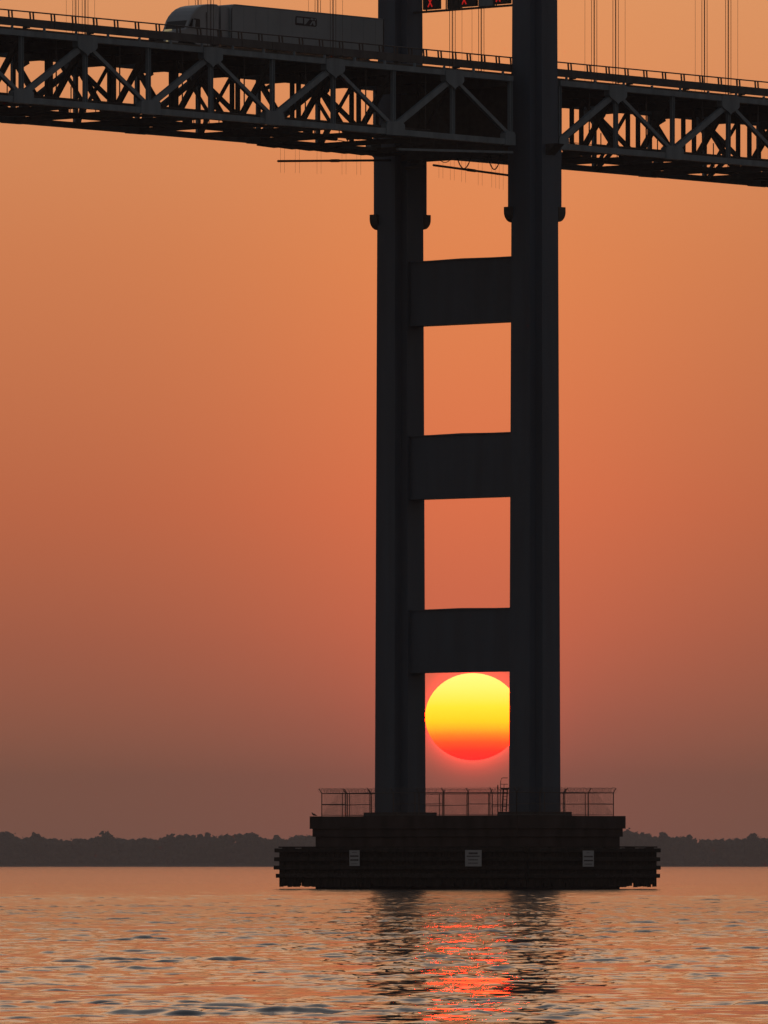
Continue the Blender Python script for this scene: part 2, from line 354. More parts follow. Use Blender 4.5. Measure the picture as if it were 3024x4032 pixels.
# ------------------------------------------------------------------ the sun's disc, flattened by refraction
def sun_disc():
    Dn = 60000; r = 188/41000*Dn; me = bpy.data.meshes.new('setting_sun')
    bm = bmesh.new(); bmesh.ops.create_uvsphere(bm, u_segments=96, v_segments=64, radius=1); bm.to_mesh(me); bm.free()
    me.polygons.foreach_set('use_smooth', [True]*len(me.polygons))
    m = bpy.data.materials.new('sun_surface'); m.use_nodes = True; n = m.node_tree; n.nodes.clear()
    tcx = n.nodes.new('ShaderNodeTexCoord'); sp = n.nodes.new('ShaderNodeSeparateXYZ'); n.links.new(tcx.outputs['Object'], sp.inputs[0])
    nz = n.nodes.new('ShaderNodeTexNoise'); nz.inputs['Scale'].default_value = 26; n.links.new(tcx.outputs['Object'], nz.inputs['Vector'])
    ad = n.nodes.new('ShaderNodeMath'); ad.operation='MULTIPLY_ADD'; n.links.new(nz.outputs[0], ad.inputs[0]); ad.inputs[1].default_value=.06; n.links.new(sp.outputs[2], ad.inputs[2])
    mr = n.nodes.new('ShaderNodeMapRange'); mr.inputs[1].default_value=-1; mr.inputs[2].default_value=1; n.links.new(ad.outputs[0], mr.inputs[0])
    rp = n.nodes.new('ShaderNodeValToRGB'); n.links.new(mr.outputs[0], rp.inputs[0]); e = rp.color_ramp.elements
    st = [(0,(1,.0,.0)),(.12,(1,.02,.0)),(.22,(1,.09,.0)),(.30,(1,.24,.0)),(.38,(1,.50,.0)),(.47,(1,.70,.0)),(.62,(1,.80,.02)),(.85,(1,.88,.14)),(1,(1,.90,.20))]
    while len(e)>1: e.remove(e[-1])
    e[0].position=0; e[0].color=(*st[0][1],1)
    for p,c in st[1:]: x=e.new(p); x.color=(*c,1)
    mu = n.nodes.new('ShaderNodeMix'); mu.data_type='RGBA'; mu.blend_type='MULTIPLY'; mu.inputs[0].default_value=1
    n.links.new(rp.outputs[0], mu.inputs[6]); mu.inputs[7].default_value=(45,1.0,1.0,1)
    em = n.nodes.new('ShaderNodeEmission'); em.inputs[1].default_value=SUNK; n.links.new(mu.outputs[2], em.inputs[0])
    out = n.nodes.new('ShaderNodeOutputMaterial'); n.links.new(em.outputs[0], out.inputs[0])
    m.cycles.emission_sampling = 'NONE'
    me.materials.append(m); o = obj('setting_sun', me, None, (sd.x*Dn, sd.y*Dn, EYE+sd.z*Dn)); o.scale = (r, r, 171.5/41000*Dn)
    tag(o, 'flattened yellow and red setting sun seen between the tower legs', 'sun')
SUNK = 1.75
sun_disc()

# ------------------------------------------------------------------ haze
def haze():
    mb = MB(); mb.box(-6200,6200,-300,13700,-2.2,118)
    m = bpy.data.materials.new('haze_air'); m.use_nodes=True; n=m.node_tree; n.nodes.clear()
    pv = n.nodes.new('ShaderNodeVolumePrincipled'); pv.inputs['Color'].default_value=(.95,.86,.84,1); pv.inputs['Density'].default_value=HAZE; pv.inputs['Anisotropy'].default_value=.1
    out = n.nodes.new('ShaderNodeOutputMaterial'); n.links.new(pv.outputs[0], out.inputs['Volume'])
    me = mesh_from('haze', mb.V, mb.F, m); o = obj('haze', me); tag(o, 'thin smoky evening haze over the bay', kind='stuff')
HAZE = 0.74e-4
haze()

# ------------------------------------------------------------------ bridge tower
Z0 = 5.4
def legz(z): return 1.0 + (66 - z)*.0024          # taper factor, 1 at z=66
def build_tower():
    t = thing('bridge_tower', 'tall two-legged grey steel bridge tower with cross beams standing on the concrete pier', 'tower', T, TH)
    b = 1.475; n = .62
    def ring(cy, z, x=0):
        k = legz(z); B = b*k; q = n*k
        P = [(-B,-B+q),(-B+q,-B+q),(-B+q,-B),(B-q,-B),(B-q,-B+q),(B,-B+q),(B,B-q),(B-q,B-q),(B-q,B),(-B+q,B),(-B+q,B-q),(-B,B-q)]
        return [(x+px, cy+py, z) for px,py in P]
    for cy in (-HB, HB):
        V=[]; F=[]; zs = [Z0+.3, 16, 29, 42, 55, 68, 81, 94, 108.5]
        for z in zs: V += ring(cy, z)
        m = 12
        for j in range(len(zs)-1):
            for i in range(m): F.append([j*m+i, j*m+(i+1)%m, (j+1)*m+(i+1)%m, (j+1)*m+i])
        F.append(list(range(m))[::-1]); F.append([len(V)-m+i for i in range(m)])
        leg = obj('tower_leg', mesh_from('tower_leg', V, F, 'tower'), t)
        mb = MB(); k = legz(Z0)*b
        mb.poly([(-k-.25,-k-.25),(k+.25,-k-.25),(k+.25,k+.25),(-k-.25,k+.25)],'z',Z0+.002,Z0+.3)
        for v in range(len(mb.V)): mb.V[v] = (mb.V[v][0], mb.V[v][1]+cy, mb.V[v][2])
        mb.build('base_plate', 'under', t)
        mb = MB(); mb.box(-.9,.9,cy-.9,cy+.9,108.5,110.2); mb.build('cable_saddle', 'tower', t)
    zin = HB - b*1.06
    for z0, z1 in ((16.1,20.85),(29.05,33.85),(42.0,46.85)):
        mb = MB(); w = .62
        # a shallow haunch towards each leg, slightly peaked at mid-span
        pts = [(-HB+1.0,z0),(0,z0+.03),(HB-1.0,z0),(HB-1.0,z1-.06),(0,z1+.03),(-HB+1.0,z1-.06)]
        mb.poly(pts,'x',-w,w)
        cb = mb.build('cross_beam', 'tower', t)
        for zz in (z0+.06, z1-.07):
            for q in (-1,1): bar('flange', (q*(w+.06),-HB+1.6,zz), (q*(w+.06),HB-1.6,zz), .11, .09, 'tower', cb)
    mb = MB(); mb.box(-.95,.95,-HB+1.0,HB-1.0,54.35,59.3); mb.build('deck_strut', 'under', t)
    mb = MB(); mb.box(-.62,.62,-HB+1.0,HB-1.0,84,89); mb.build('cross_beam', 'tower', t)
    mb = MB(); mb.box(-.62,.62,-HB+1.0,HB-1.0,103,107.5); mb.build('cross_beam', 'tower', t)
    for cy in (-HB, HB):                                  # wind guides with curved shoes, on two opposite faces of each leg
        for s in (-1, 1):
            k = b*1.04; x0 = s*(k-.75); x1 = s*(k-.22); yc = cy-s*(k-.38)
            mb = MB(); mb.box(min(x0,x1),max(x0,x1),yc-.33,yc+.33,50.1,54.9); gd = mb.build('wind_guide','tower',t)
            xe = s*(k-.0); prof = [(xe-s*.6,50.42),(xe+s*.19,50.42),(xe+s*.19,50.05)]
            for q in range(1,9):
                a = q/8*math.pi/2; prof.append((xe-s*.6+s*(.79*math.cos(a)), 50.05-.75*math.sin(a)))
            mb = MB(); mb.poly(prof,'y',yc-.37,yc+.37); mb.build('guide_shoe','under',gd)
        for s in (-1,1):
            mb = MB(); yy = cy+s*(b*1.04); mb.poly([(yy,54.2),(yy+s*1.0,55.0),(yy,55.0)],'x',-.5,.5); mb.build('haunch','under',t)
    for cy in (-HB,):
        mb = MB(); mb.path([(-1.35,cy+.9,54),(-1.35,cy+.9,50.5),(-1.35,cy+.4,49.8),(-1.35,cy-.1,49.2)],.07,8); mb.build('drain_pipe','under',t,True)
build_tower()

# ------------------------------------------------------------------ suspended span: two trusses, deck, bracing
P_ = 6.385
def zt(u): return 59.75 - .0075*u - .00002*u*u*(1 if u>0 else .3)
DEP = 4.68
def build_span():
    t = thing('truss_span', 'dark steel deck truss span crossing behind and between the tower legs', 'bridge', T, TH)
    KMAX = 15
    def nodes(s):                                          # (u, is_top_node)
        return [(s*(2.6+P_*k), k%2==1) for k in range(KMAX+1)]
    gus_t = [(-.98,.20),(-.30,.26),(.30,.26),(.98,.20),(.98,-.58),(.80,-.74),(.40,-.92),(.16,-1.04),(0,-1.20),(-.16,-1.04),(-.40,-.92),(-.80,-.74),(-.98,-.58)]
    gus_b = [(-1.0,-.24),(1.0,-.24),(.98,.55),(.72,.75),(-.72,.75),(-.98,.55)]
    gm = {}
    for nm, pts in (('t',gus_t),('b',gus_b)):
        for m in ('steel',):
            mb = MB(); mb.poly(pts,'y',-.28,.28); gm[nm] = mesh_from('gusset', mb.V, mb.F, m)
    def member(nm, p0, p1, w, h, m='steel', prof='hbeam'): return bar(nm, p0, p1, w, h, m, t, prof)
    for s in (-1, 1):
        nd = nodes(s)
        for y in (-HB, HB):
            m = 'steel'
            for i, (u, top) in enumerate(nd):
                z = zt(u)
                g = obj('gusset_plate', gm['t' if top else 'b'], t, (u, y, z if top else z-DEP))
                if i == 0: g.scale = (.55,1,1); g.location.x += s*.35
                vp = member('vertical_post', (u,y,z-DEP+.2), (u,y,z-.2), .30, .26)
                if i == 0: vp.location.x += s*.1
                if i < len(nd)-1:
                    u2, top2 = nd[i+1]; z2 = zt(u2)
                    member('top_chord', (u,y,z), (u2,y,z2), .46, .40, m, 'box')
                    member('bottom_chord', (u,y,z-DEP), (u2,y,z2-DEP), .46, .42, m, 'box')
                    a = (u,y,z-.35) if top else (u,y,z-DEP+.35); b = (u2,y,z2-.35) if top2 else (u2,y,z2-DEP+.35)
                    thick = .42 if (i%2==1) == (s<0) else .27
                    member('diagonal', a, b, .30, thick, m)
                # stub brackets carrying the slab above the top chord
                member('stub_bracket', (u+s*.9,y,z+.2),(u+s*.9,y,z+.48),.12,.16,m,'box')
                if i: member('stub_bracket', (u-s*2.3,y,z+.2),(u-s*2.3,y,z+.48),.12,.16,m,'box')
        for i, (u, top) in enumerate(nd):                  # cross frames
            z = zt(u); zb = z-DEP
            if i == 0 : u = u+s*.2
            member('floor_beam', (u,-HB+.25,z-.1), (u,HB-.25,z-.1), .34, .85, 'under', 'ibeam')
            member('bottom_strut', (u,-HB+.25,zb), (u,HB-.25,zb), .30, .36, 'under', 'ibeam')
            if i == 0: continue
            for q in (-1, 1):
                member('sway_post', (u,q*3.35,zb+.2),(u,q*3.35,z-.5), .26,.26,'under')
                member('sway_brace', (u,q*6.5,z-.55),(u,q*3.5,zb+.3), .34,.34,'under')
                if i%2==0: member('knee_plate', (u,q*6.35,z-1.0),(u,q*5.2,z-.55), .08,.3,'under','box')
                member('sway_brace', (u,q*6.5,zb+.35),(u,q*3.5,z-.6), .2,.2,'under') if top else None
            if i < len(nd)-1:
                u2 = nd[i+1][0]; zb2 = zt(u2)-DEP
                for q in (-1,1):
                    ya, yb = (q*6.5, 0) if i%2 else (0, q*6.5)
                    member('lateral_brace', (u,ya,zb+.02), (u2,yb,zb2+.02), .30, .18, 'under', 'ibeam')
        # inspection walkway hung between the bottom chords
        for i in range(1, len(nd)-1):
            u, u2 = nd[i][0], nd[i+1][0]; z, z2 = zt(u)-DEP, zt(u2)-DEP
            bar('walkway_plank', (u,2.1,z+.3),(u2,2.1,z2+.3),1.1,.08,'under',t)
            for yy in (1.6,2.6):
                bar('walkway_rail', (u,yy,z+1.3),(u2,yy,z2+1.3),.05,.05,'under',t)
                bar('walkway_rail', (u,yy,z+.8),(u2,yy,z2+.8),.04,.04,'under',t)
                for q in (.25,.5,.75):
                    ux = u+(u2-u)*q; zx = z+(z2-z)*q; bar('walkway_post', (ux,yy,zx+.3),(ux,yy,zx+1.3),.05,.05,'under',t)
            bar('utility_pipe', (u,-4.6,z+.55),(u2,-4.6,z2+.55),.22,.22,'under',t,'tube')
            bar('utility_pipe', (u,4.9,z+.42),(u2,4.9,z2+.42),.3,.3,'under',t,'tube')
    for s in (-1,1):                                       # loose lines and brackets under the floor
        for i in range(1,15):
            u = s*(2.6+P_*i); z = zt(u)-DEP
            bar('pipe_hanger',(u+.8,-4.6,z+.5),(u+.8,-4.6,z+1.5),.06,.06,'under',t)
            bar('junction_box',(u+1.6,3.6,z+.62),(u+2.3,3.6,z+.62),.35,.45,'under',t)
            bar('gutter_drop',(u-2.4,-6.3,zt(u)-.2),(u-2.4,-6.3,z+.5),.1,.1,'under',t,'tube')
            bar('sag_line',(u,1.0,z+.15),(u+s*P_*.5,1.0,z-.12),.05,.05,'under',t); bar('sag_line',(u+s*P_*.5,1.0,z-.12),(u+s*P_,1.0,z+.15),.05,.05,'under',t)
    # stringers and slab run on past the tower between the legs
    us = [-(2.6+P_*k) for k in range(KMAX,-1,-1)]+[(2.6+P_*k) for k in range(KMAX+1)]
    DW = 5.30                                              # half width of the deck between the legs
    for u, u2 in zip(us[:-1], us[1:]):
        z, z2 = zt(u), zt(u2)
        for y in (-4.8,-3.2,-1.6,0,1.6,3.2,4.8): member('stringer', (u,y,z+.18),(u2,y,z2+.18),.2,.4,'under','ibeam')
        mb = MB(); w = DW if abs(u+u2)<1 else DW
        bar('deck_slab', (u,0,z+.46),(u2,0,z2+.46),2*w+.5,.12,'slab',t)
        bar('roadway', (u,0,z+.532),(u2,0,z2+.532),2*w-.3,.02,'asph',t)
        for s in (-1,1):
            y = s*(w+.12)
            bar('edge_girder', (u,y,z+.33),(u2,y,z2+.33),.2,.38,'under',t)
    # parapets: a solid panel carried clear of the slab, then a pipe rail on paired posts
    L2 = P_*.5; joints = []
    u = -94.0; k = 0
    while u < 92:
        gap = .10 if k%6 == 2 else .02
        for s in (-1,1):
            y = s*(DW+.33)
            bar('parapet_panel', (u+gap/2,y,zt(u)+.915),(u+L2-gap/2,y,zt(u+L2)+.915),.16,.57,'fascia',t)
            if k%2: bar('parapet_foot', (u+.5,y,zt(u)+.522),(u+.5,y,zt(u)+.64),.3,.45,'under',t)
            bar('top_rail', (u,y,zt(u)+1.70),(u+L2,y,zt(u+L2)+1.70),.10,.10,'galv',t,'tube')
        u += L2; k += 1
    far = MB(); nr = 0
    for s in (-1,1):
        y = s*(DW+.33); u = -94.0
        while u < 92:
            for d in (0,.32):
                if -62 < u < 44 and s < 0: bar('rail_post', (u+d,y,zt(u)+1.20),(u+d-.05,y,zt(u)+1.68),.09,.09,'galv',t)
                else: far.bar((u+d,y,zt(u)+1.20),(u+d-.05,y,zt(u)+1.68),.09,.09)
            u += 1.58 if -17 < u < -1.5 else 2.12
    far.build('rail_post_row','galv',t,kind='stuff')
    # board platforms under the far bottom chord next to the tower
    for i in range(7):
        u = -2.2-1.9*i; bar('platform_board', (u,HB-1.2,zt(u)-DEP-.38-.03*i*0),(u-1.85,HB-1.2,zt(u)-DEP-.30),2.6,.10,'under',t)
    bar('cable_tray', (-14.9,-HB,53.95),(-2.5,-HB,54.35),.25,.16,'steel',t)
    for q in range(5): u=-13.5+2.5*q; bar('tray_hanger',(u,-HB,54.0+.03*q),(u,-HB,zt(u)-DEP-.15),.04,.04,'under',t)
build_span()

# ------------------------------------------------------------------ main cables with their hangers
def cable(y, label):
    t = thing('main_cable', label, 'cable', T, TH, 'main cables carrying the hangers')
    def zc(u):
        return 66+44*(1-min(abs(u),244)/244)**2 if u < 0 else 110-46*(u/190)-8*math.sin(math.pi*u/190)
    mb = MB(); mb.path([(u,y,zc(u)) for u in np.linspace(-130,130,53)], .28, 10); mb.build('cable', 'tower', t, True)
    out = -1 if y < 0 else 1
    for s in (-1,1):
        for k in range(1,16,2):
            u = s*(2.6+P_*k); z0 = zt(u)+.2; z1 = zc(u)-.1
            for dx, dy in ((-.17,-.12),(-.17,.12),(.17,-.12),(.17,.12)):
                bar('hanger_rope', (u+dx,y+dy,z0),(u+dx,y+dy,z1),.055,.055,'rope',t,'wire')
            bar('guide_wire', (u+s*0,y+out*.95,z0+.2),(u,y+out*.95,z1-1),.03,.03,'rope',t,'wire')
            bar('guide_bracket', (u,y,z0+.22),(u,y+out*1.0,z0+.22),.05,.05,'rope',t)
cable(-HB, 'near main cable with thin vertical hanger ropes in front of the roadway railing')
cable(HB, 'far main cable with thin vertical hanger ropes behind the roadway')

# ------------------------------------------------------------------ concrete pier, fender, fence
def rect(lu, lv): return (-lu/2, lu/2, -lv/2, lv/2)
def build_pier():
    t = thing('bridge_pier', 'stepped dark concrete pier rising out of the water under the tower', 'pier', T, TH)
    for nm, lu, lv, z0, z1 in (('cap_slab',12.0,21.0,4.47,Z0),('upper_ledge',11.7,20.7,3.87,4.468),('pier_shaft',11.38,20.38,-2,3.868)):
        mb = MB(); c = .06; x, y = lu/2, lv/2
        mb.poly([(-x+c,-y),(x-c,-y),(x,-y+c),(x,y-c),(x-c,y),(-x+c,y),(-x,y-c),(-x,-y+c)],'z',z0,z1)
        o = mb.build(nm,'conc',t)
    for cy in (-HB,HB):
        mb = MB(); mb.poly([(-1.9,cy-1.9),(1.9,cy-1.9),(1.9,cy+1.9),(-1.9,cy+1.9)],'z',Z0-.1,Z0+.0015); mb.build('grout_pad','conc',t)
build_pier()
def build_fender():
    t = thing('pier_fender', 'black timber fender ring with long rubbing beams around the foot of the pier', 'fender', T, TH)
    X, Y = 7.1, 12.45; random.seed(5)
    def run(p0, p1):
        d = Vector(p1)-Vector(p0); n = round(d.length/.30); e = d/n; ang = math.atan2(e.y, e.x)
        for i in range(n):
            c = Vector(p0)+e*(i+.5); top = 3.02+random.uniform(-.07,.07)+(.07*math.sin(i*.9)); bot = .17+random.uniform(-.05,.06)
            if random.random() < .09: bot = .44
            if (c.y > 10.5 or c.x > 5.2) and random.random() < .35: bot = random.uniform(.3,.62); top -= random.uniform(0,.12)
            o = bar('plank', (c.x,c.y,bot),(c.x,c.y,top),.2,.27,'timber',t); 
            o.rotation_euler = (o.rotation_euler.to_matrix()).to_euler()
            o.matrix_basis = Matrix.Translation(((c.x,c.y,(bot+top)/2))) @ Matrix.Rotation(ang,4,'Z') @ Matrix.Diagonal((.27,.16+random.uniform(0,.05),top-bot,1))
    run((-X,-Y),(-X,Y)); run((-X,-Y),(X,-Y)); run((X,-Y),(X,Y)); run((-X,Y),(X,Y))
    for j, z in enumerate((2.86,2.2,1.58,.97)):
        e = .36
        for s in (-1,1):
            a, b = (-X-.02 if s<0 else X+.02), e
            bar('rubbing_beam', (s*(X+.22),-Y-.1,z),(s*(X+.22),Y+e*.5+random.uniform(-.2,.2),z),.24,.30,'timber',t,'chamfer')
            bar('rubbing_beam', (-X-e*.3,s*(Y+.22),z-.004),(X+.12+random.uniform(-.05,.1),s*(Y+.22),z-.004),.24,.30,'timber',t,'chamfer')
    # bearing piles inside the ring, hidden behind the shaft
    for y in (-9,-5,0,5,9):
        for s in (-1,1): bar('pile', (s*6.6,y,-2),(s*6.6,y,2.9),.4,.4,'timber',t,'tube')
    # crust of barnacles along the lowest beam
    mb = MB(); random.seed(9)
    for i in range(420):
        f = random.random()
        v = -11.6+ f*15; z = .97+random.uniform(-.1,.16); r = random.uniform(.03,.09); mb.box(-X-.36,-X-.34-r*.3,-v-r if False else -v-r,-v+r,z-r*.7,z+r*.7)
    for i in range(160):
        u = random.uniform(0,6.4); z = .97+random.uniform(-.1,.14); r = random.uniform(.03,.08); mb.box(u-r,u+r,-Y-.36,-Y-.34-r*.3,z-r*.7,z+r*.7)
    mb.build('barnacle_crust','barn',t,kind='stuff')
    for s0,s1 in (((-X,-Y),(-X,Y)),((-X,-Y),(X,-Y))): bar('top_board',(s0[0],s0[1],3.1),(s1[0],s1[1],3.1),.34,.10,'timber',t)
build_fender()

def sign(nm_label, face, pos, w, h, rows, zc):
    """white board bolted to the fender; face 'u' looks along -x, face 'v' looks along -y"""
    x, y = pos; Rm = Matrix.Rotation(TH,4,'Z'); p = Vector(T)+ (Rm @ Vector((x,y,0))); 
    rz = TH + (-math.pi/2 if face=='u' else 0)
    t = thing('warning_sign', nm_label, 'sign', (p.x,p.y,zc), rz, 'white warning boards on the fender')
    mb = MB(); mb.box(-w/2,w/2,-.02,.02,-h/2,h/2); mb.build('board','white',t)
    for bx in (-w*.3,w*.3): bar('batten',(bx,.09,-h/2),(bx,.09,h/2),.08,.13,'timber',t)
    random.seed(int(w*100)+len(nm_label))
    for (z, hh, n, ww) in rows:
        lx = -w*ww/2; mb = MB()
        while lx < w*ww/2:
            g = random.uniform(.05,.11)*w; mb.box(lx, min(lx+g*.8,w*ww/2), -.024,-.0202, z*h-hh*h/2, z*h+hh*h/2); lx += g
        mb.build('lettering','ink',t)
sign('small white warning board on the left part of the pier fender', 'u', (-7.2-.45,4.3), 1.02,1.16, [(.13,.10,0,.82),(-.12,.10,0,.82),(.36,.03,0,.5),(-.36,.03,0,.6)], 2.28)
sign('widest of the three white warning boards, in the middle of the fender', 'u', (-7.2-.45,-7.65), 1.62,1.2, [(.12,.07,0,.8),(-.1,.06,0,.6),(.3,.12,0,.55),(-.3,.05,0,.6)], 2.27)
sign('small white warning board on the right part of the pier fender', 'v', (-1.0,-12.55-.45), 1.2,1.18, [(.13,.09,0,.82),(-.12,.09,0,.82),(.36,.03,0,.3),(-.34,.05,0,.7)], 2.24)

def build_fence():
    t = thing('security_fence', 'chain-link fence with barbed wire coil around the top of the pier', 'fence', T, TH)
    X, Y = 5.33, 9.83; H = 1.72
    sides = [((-X,-Y),(-X,Y),8),((-X,-Y),(X,-Y),4),((X,-Y),(X,Y),8),((-X,Y),(X,Y),4)]
    mesh = MB(); coil = MB(); barb = MB(); random.seed(3)
    for a, b, n in sides:
        A = Vector((*a,0)); B = Vector((*b,0)); d = (B-A); e = d/n; o = Vector((d.y,-d.x,0)).normalized()
        if (A+d/2).dot(o) < 0: o = -o
        for i in range(n):
            p = A+e*i; q = A+e*(i+1); j = e*random.uniform(-.05,.05) if i else e*0
            bar('fence_post', (p.x+j.x,p.y+j.y,Z0),(p.x+j.x,p.y+j.y,Z0+H),.075,.075,'galv',t,'tube')
            if i%3 == 1: k = p+e*.14; bar('fence_post', (k.x,k.y,Z0),(k.x,k.y,Z0+H),.06,.06,'galv',t,'tube')
            tip = p+o*.28+j; bar('barb_arm', (p.x+j.x,p.y+j.y,Z0+H),(tip.x,tip.y,Z0+H+.33),.045,.045,'galv',t)
            bar('top_rail', (p.x,p.y,Z0+H),(q.x,q.y,Z0+H),.06,.06,'galv',t,'tube')
            if i not in (2,5): 
                zz = .85+random.uniform(-.06,.06); bar('mid_rail', (p.x,p.y,Z0+zz),(q.x,q.y,Z0+zz+random.uniform(-.03,.03)),.05,.05,'galv',t,'tube')
            bar('bottom_rail', (p.x,p.y,Z0+.08),(q.x,q.y,Z0+.08),.04,.04,'galv',t,'tube')
            for w_ in (.12,.22,.31):
                o1 = o*(w_*.85); barb.bar((p.x+o1.x,p.y+o1.y,Z0+H+w_),(q.x+o1.x,q.y+o1.y,Z0+H+w_),.012,.012,'wire')
        m = int(d.length/.11); f = d/m
        for i in range(m):
            for s in (0,1):
                p = A+f*i; q = p+d.normalized()*(H if not s else -H)
                za, zb = Z0+.06, Z0+H
                tt = 1.0; L_ = (q-A).dot(d)/d.length
                if L_ > d.length: tt = (d.length-(p-A).length)/H
                if L_ < 0: tt = (p-A).length/H
                if tt < .05: continue
                q = p+(q-p)*tt; mesh.bar((p.x,p.y,za),(q.x,q.y,za+(zb-za)*tt),.008,.008,'wire')
        turns = int(d.length/.34); P=[]
        for i in range(turns*8+1):
            c = A+d*(i/(turns*8)); an = i/8*2*math.pi; r = .24+.05*math.sin(i*.37)
            P.append(tuple(c+o*.18+o*(r*math.cos(an))+Vector((0,0,Z0+H+.18+r*math.sin(an)*.85))))
        coil.path(P,.008,3)
    mesh.build('chain_link_mesh','galv',t,kind='stuff'); coil.build('barbed_coil','galv',t); barb.build('barbed_strand','galv',t)
build_fence()

def build_ladder():
    Rm = Matrix.Rotation(TH,4,'Z'); p = Vector(T)+(Rm @ Vector((-1.0,-4.72,0)))
    t = thing('access_ladder', 'steel ladder with handrail hoop beside the right tower leg on the pier top', 'ladder', (p.x,p.y,Z0), TH)
    mb = MB(); mb.bar((-.22,.10,0),(-.22,-.05,2.05),.10,.05); mb.build('ladder_rail','under',t)
    mb = MB(); mb.bar((.22,.10,0),(.22,-.05,2.05),.06,.05); mb.build('ladder_rail','under',t)
    for i in range(8): z = .2+.25*i; bar('rung', (-.2,.1-.15*z/2,z),(.2,.1-.15*z/2,z),.04,.04,'under',t,'tube')
    bar('platform', (-.3,-.1,2.02),(.35,-.1,2.02),.5,.1,'under',t)
    mb = MB(); mb.path([(-.5,0,0),(-.5,0,1.6),(-.46,0,2.6),(-.36,0,2.78),(-.2,0,2.82),(.3,0,2.82)],.026,6); mb.build('handrail_hoop','galv',t,True)
    mb = MB(); mb.path([(-.46,0,2.35),(.3,0,2.35)],.022,6); mb.path([(-.1,0,2.35),(-.1,0,2.05)],.022,6); mb.build('cross_rail','galv',t)
    mb = MB(); mb.path([(-.78,0,0),(-.78,0,1.9),(-.78,0,2.05),(-.78,0,2.3)],[.035,.035,.06,.03],8); mb.build('lamp_post','under',t)
build_ladder()

def build_gull():
    Rm = Matrix.Rotation(TH,4,'Z'); p = Vector(T)+(Rm @ Vector((-5.78,10.25,0)))
    t = thing('gull', 'small dark gull perched on the left corner of the pier cap', 'bird', (p.x,p.y,Z0), 0)
    mb = MB()
    mb.path([(.27,0,.045),(.20,0,.065),(.12,0,.10),(.04,0,.135),(-.03,0,.155),(-.075,0,.19),(-.09,0,.225),(-.10,0,.262),(-.13,0,.275),(-.165,0,.265)],
            [.008,.03,.058,.076,.074,.05,.036,.04,.028,.006],10)
    mb.build('body','gull',t,True)
    for s in (-1,1):
        w = MB(); w.path([(-.04,s*.07,.16),(.06,s*.078,.135),(.17,s*.05,.09),(.29,s*.015,.06)],[.02,.034,.022,.005],6); w.build('wing','gull',t,True)
        l = MB(); l.path([(.02,s*.03,.08),(.015,s*.03,.0)],.007,5); l.path([(.02,s*.03,.006),(-.04,s*.035,.006)],.006,4); l.build('leg','gull',t)
build_gull()

# ------------------------------------------------------------------ lane signals on their gantry
def build_gantry():
    t = thing('signal_gantry', 'horizontal gantry bar across the roadway high between the tower legs', 'gantry', T, TH)
    g1 = MB(); g1.bar((0,-HB+1.2,65.47),(0,HB-1.2,65.47),.30,.14); g1.build('lower_bar','under',t)
    g1 = MB(); g1.bar((0,-HB+1.2,67.6),(0,HB-1.2,67.6),.30,.2); g1.build('upper_bar','under',t)
    for y in (4.2,2.2,-1.2,-2.85,-4.7,.62): bar('hanger', (.1,y,65.5),(.1,y,67.6),.07,.07,'under',t)
    for (a,b,m) in ((.72,1.9,'black'),(-2.71,-1.3,'steel')):
        mb = MB(); mb.box(-.12,.12,a,b,65.56,67.5); mb.build('blank_panel',m,t)
    for v, w, lb in ((-3.4,1.62,'red X lane signal hanging between the legs, next to the left tower leg'),
                  (0.3,1.66,'middle one of the three red X lane signals above the roadway'),
                  (3.72,1.55,'red X lane signal hanging next to the right tower leg')):
        Rm = Matrix.Rotation(TH,4,'Z'); p = Vector(T)+(Rm @ Vector((-.16,-v,66.45)))
        s = thing('lane_signal', lb, 'traffic signal', (p.x,p.y,66.45), TH, 'lane control signals over the deck')
        mb = MB(); mb.box(-.14,.14,-w/2,w/2,-.85,.95); mb.build('housing','black',s)
        vv = {-3.4:0.05,0.3:.3,3.72:.3}[v]; xz = -.33
        mb = MB(); mb.bar((-.17,-.21+vv,xz-.34),(-.17,.21+vv,xz+.34),.045,.075); mb.bar((-.166,.21+vv,xz-.34),(-.166,-.21+vv,xz+.34),.045,.075); mb.build('red_cross','redlamp',s)
        mb = MB(); mb.box(-.34,-.142,-.45+vv,.45+vv,.5,.54); mb.build('visor','black',s)
build_gantry()

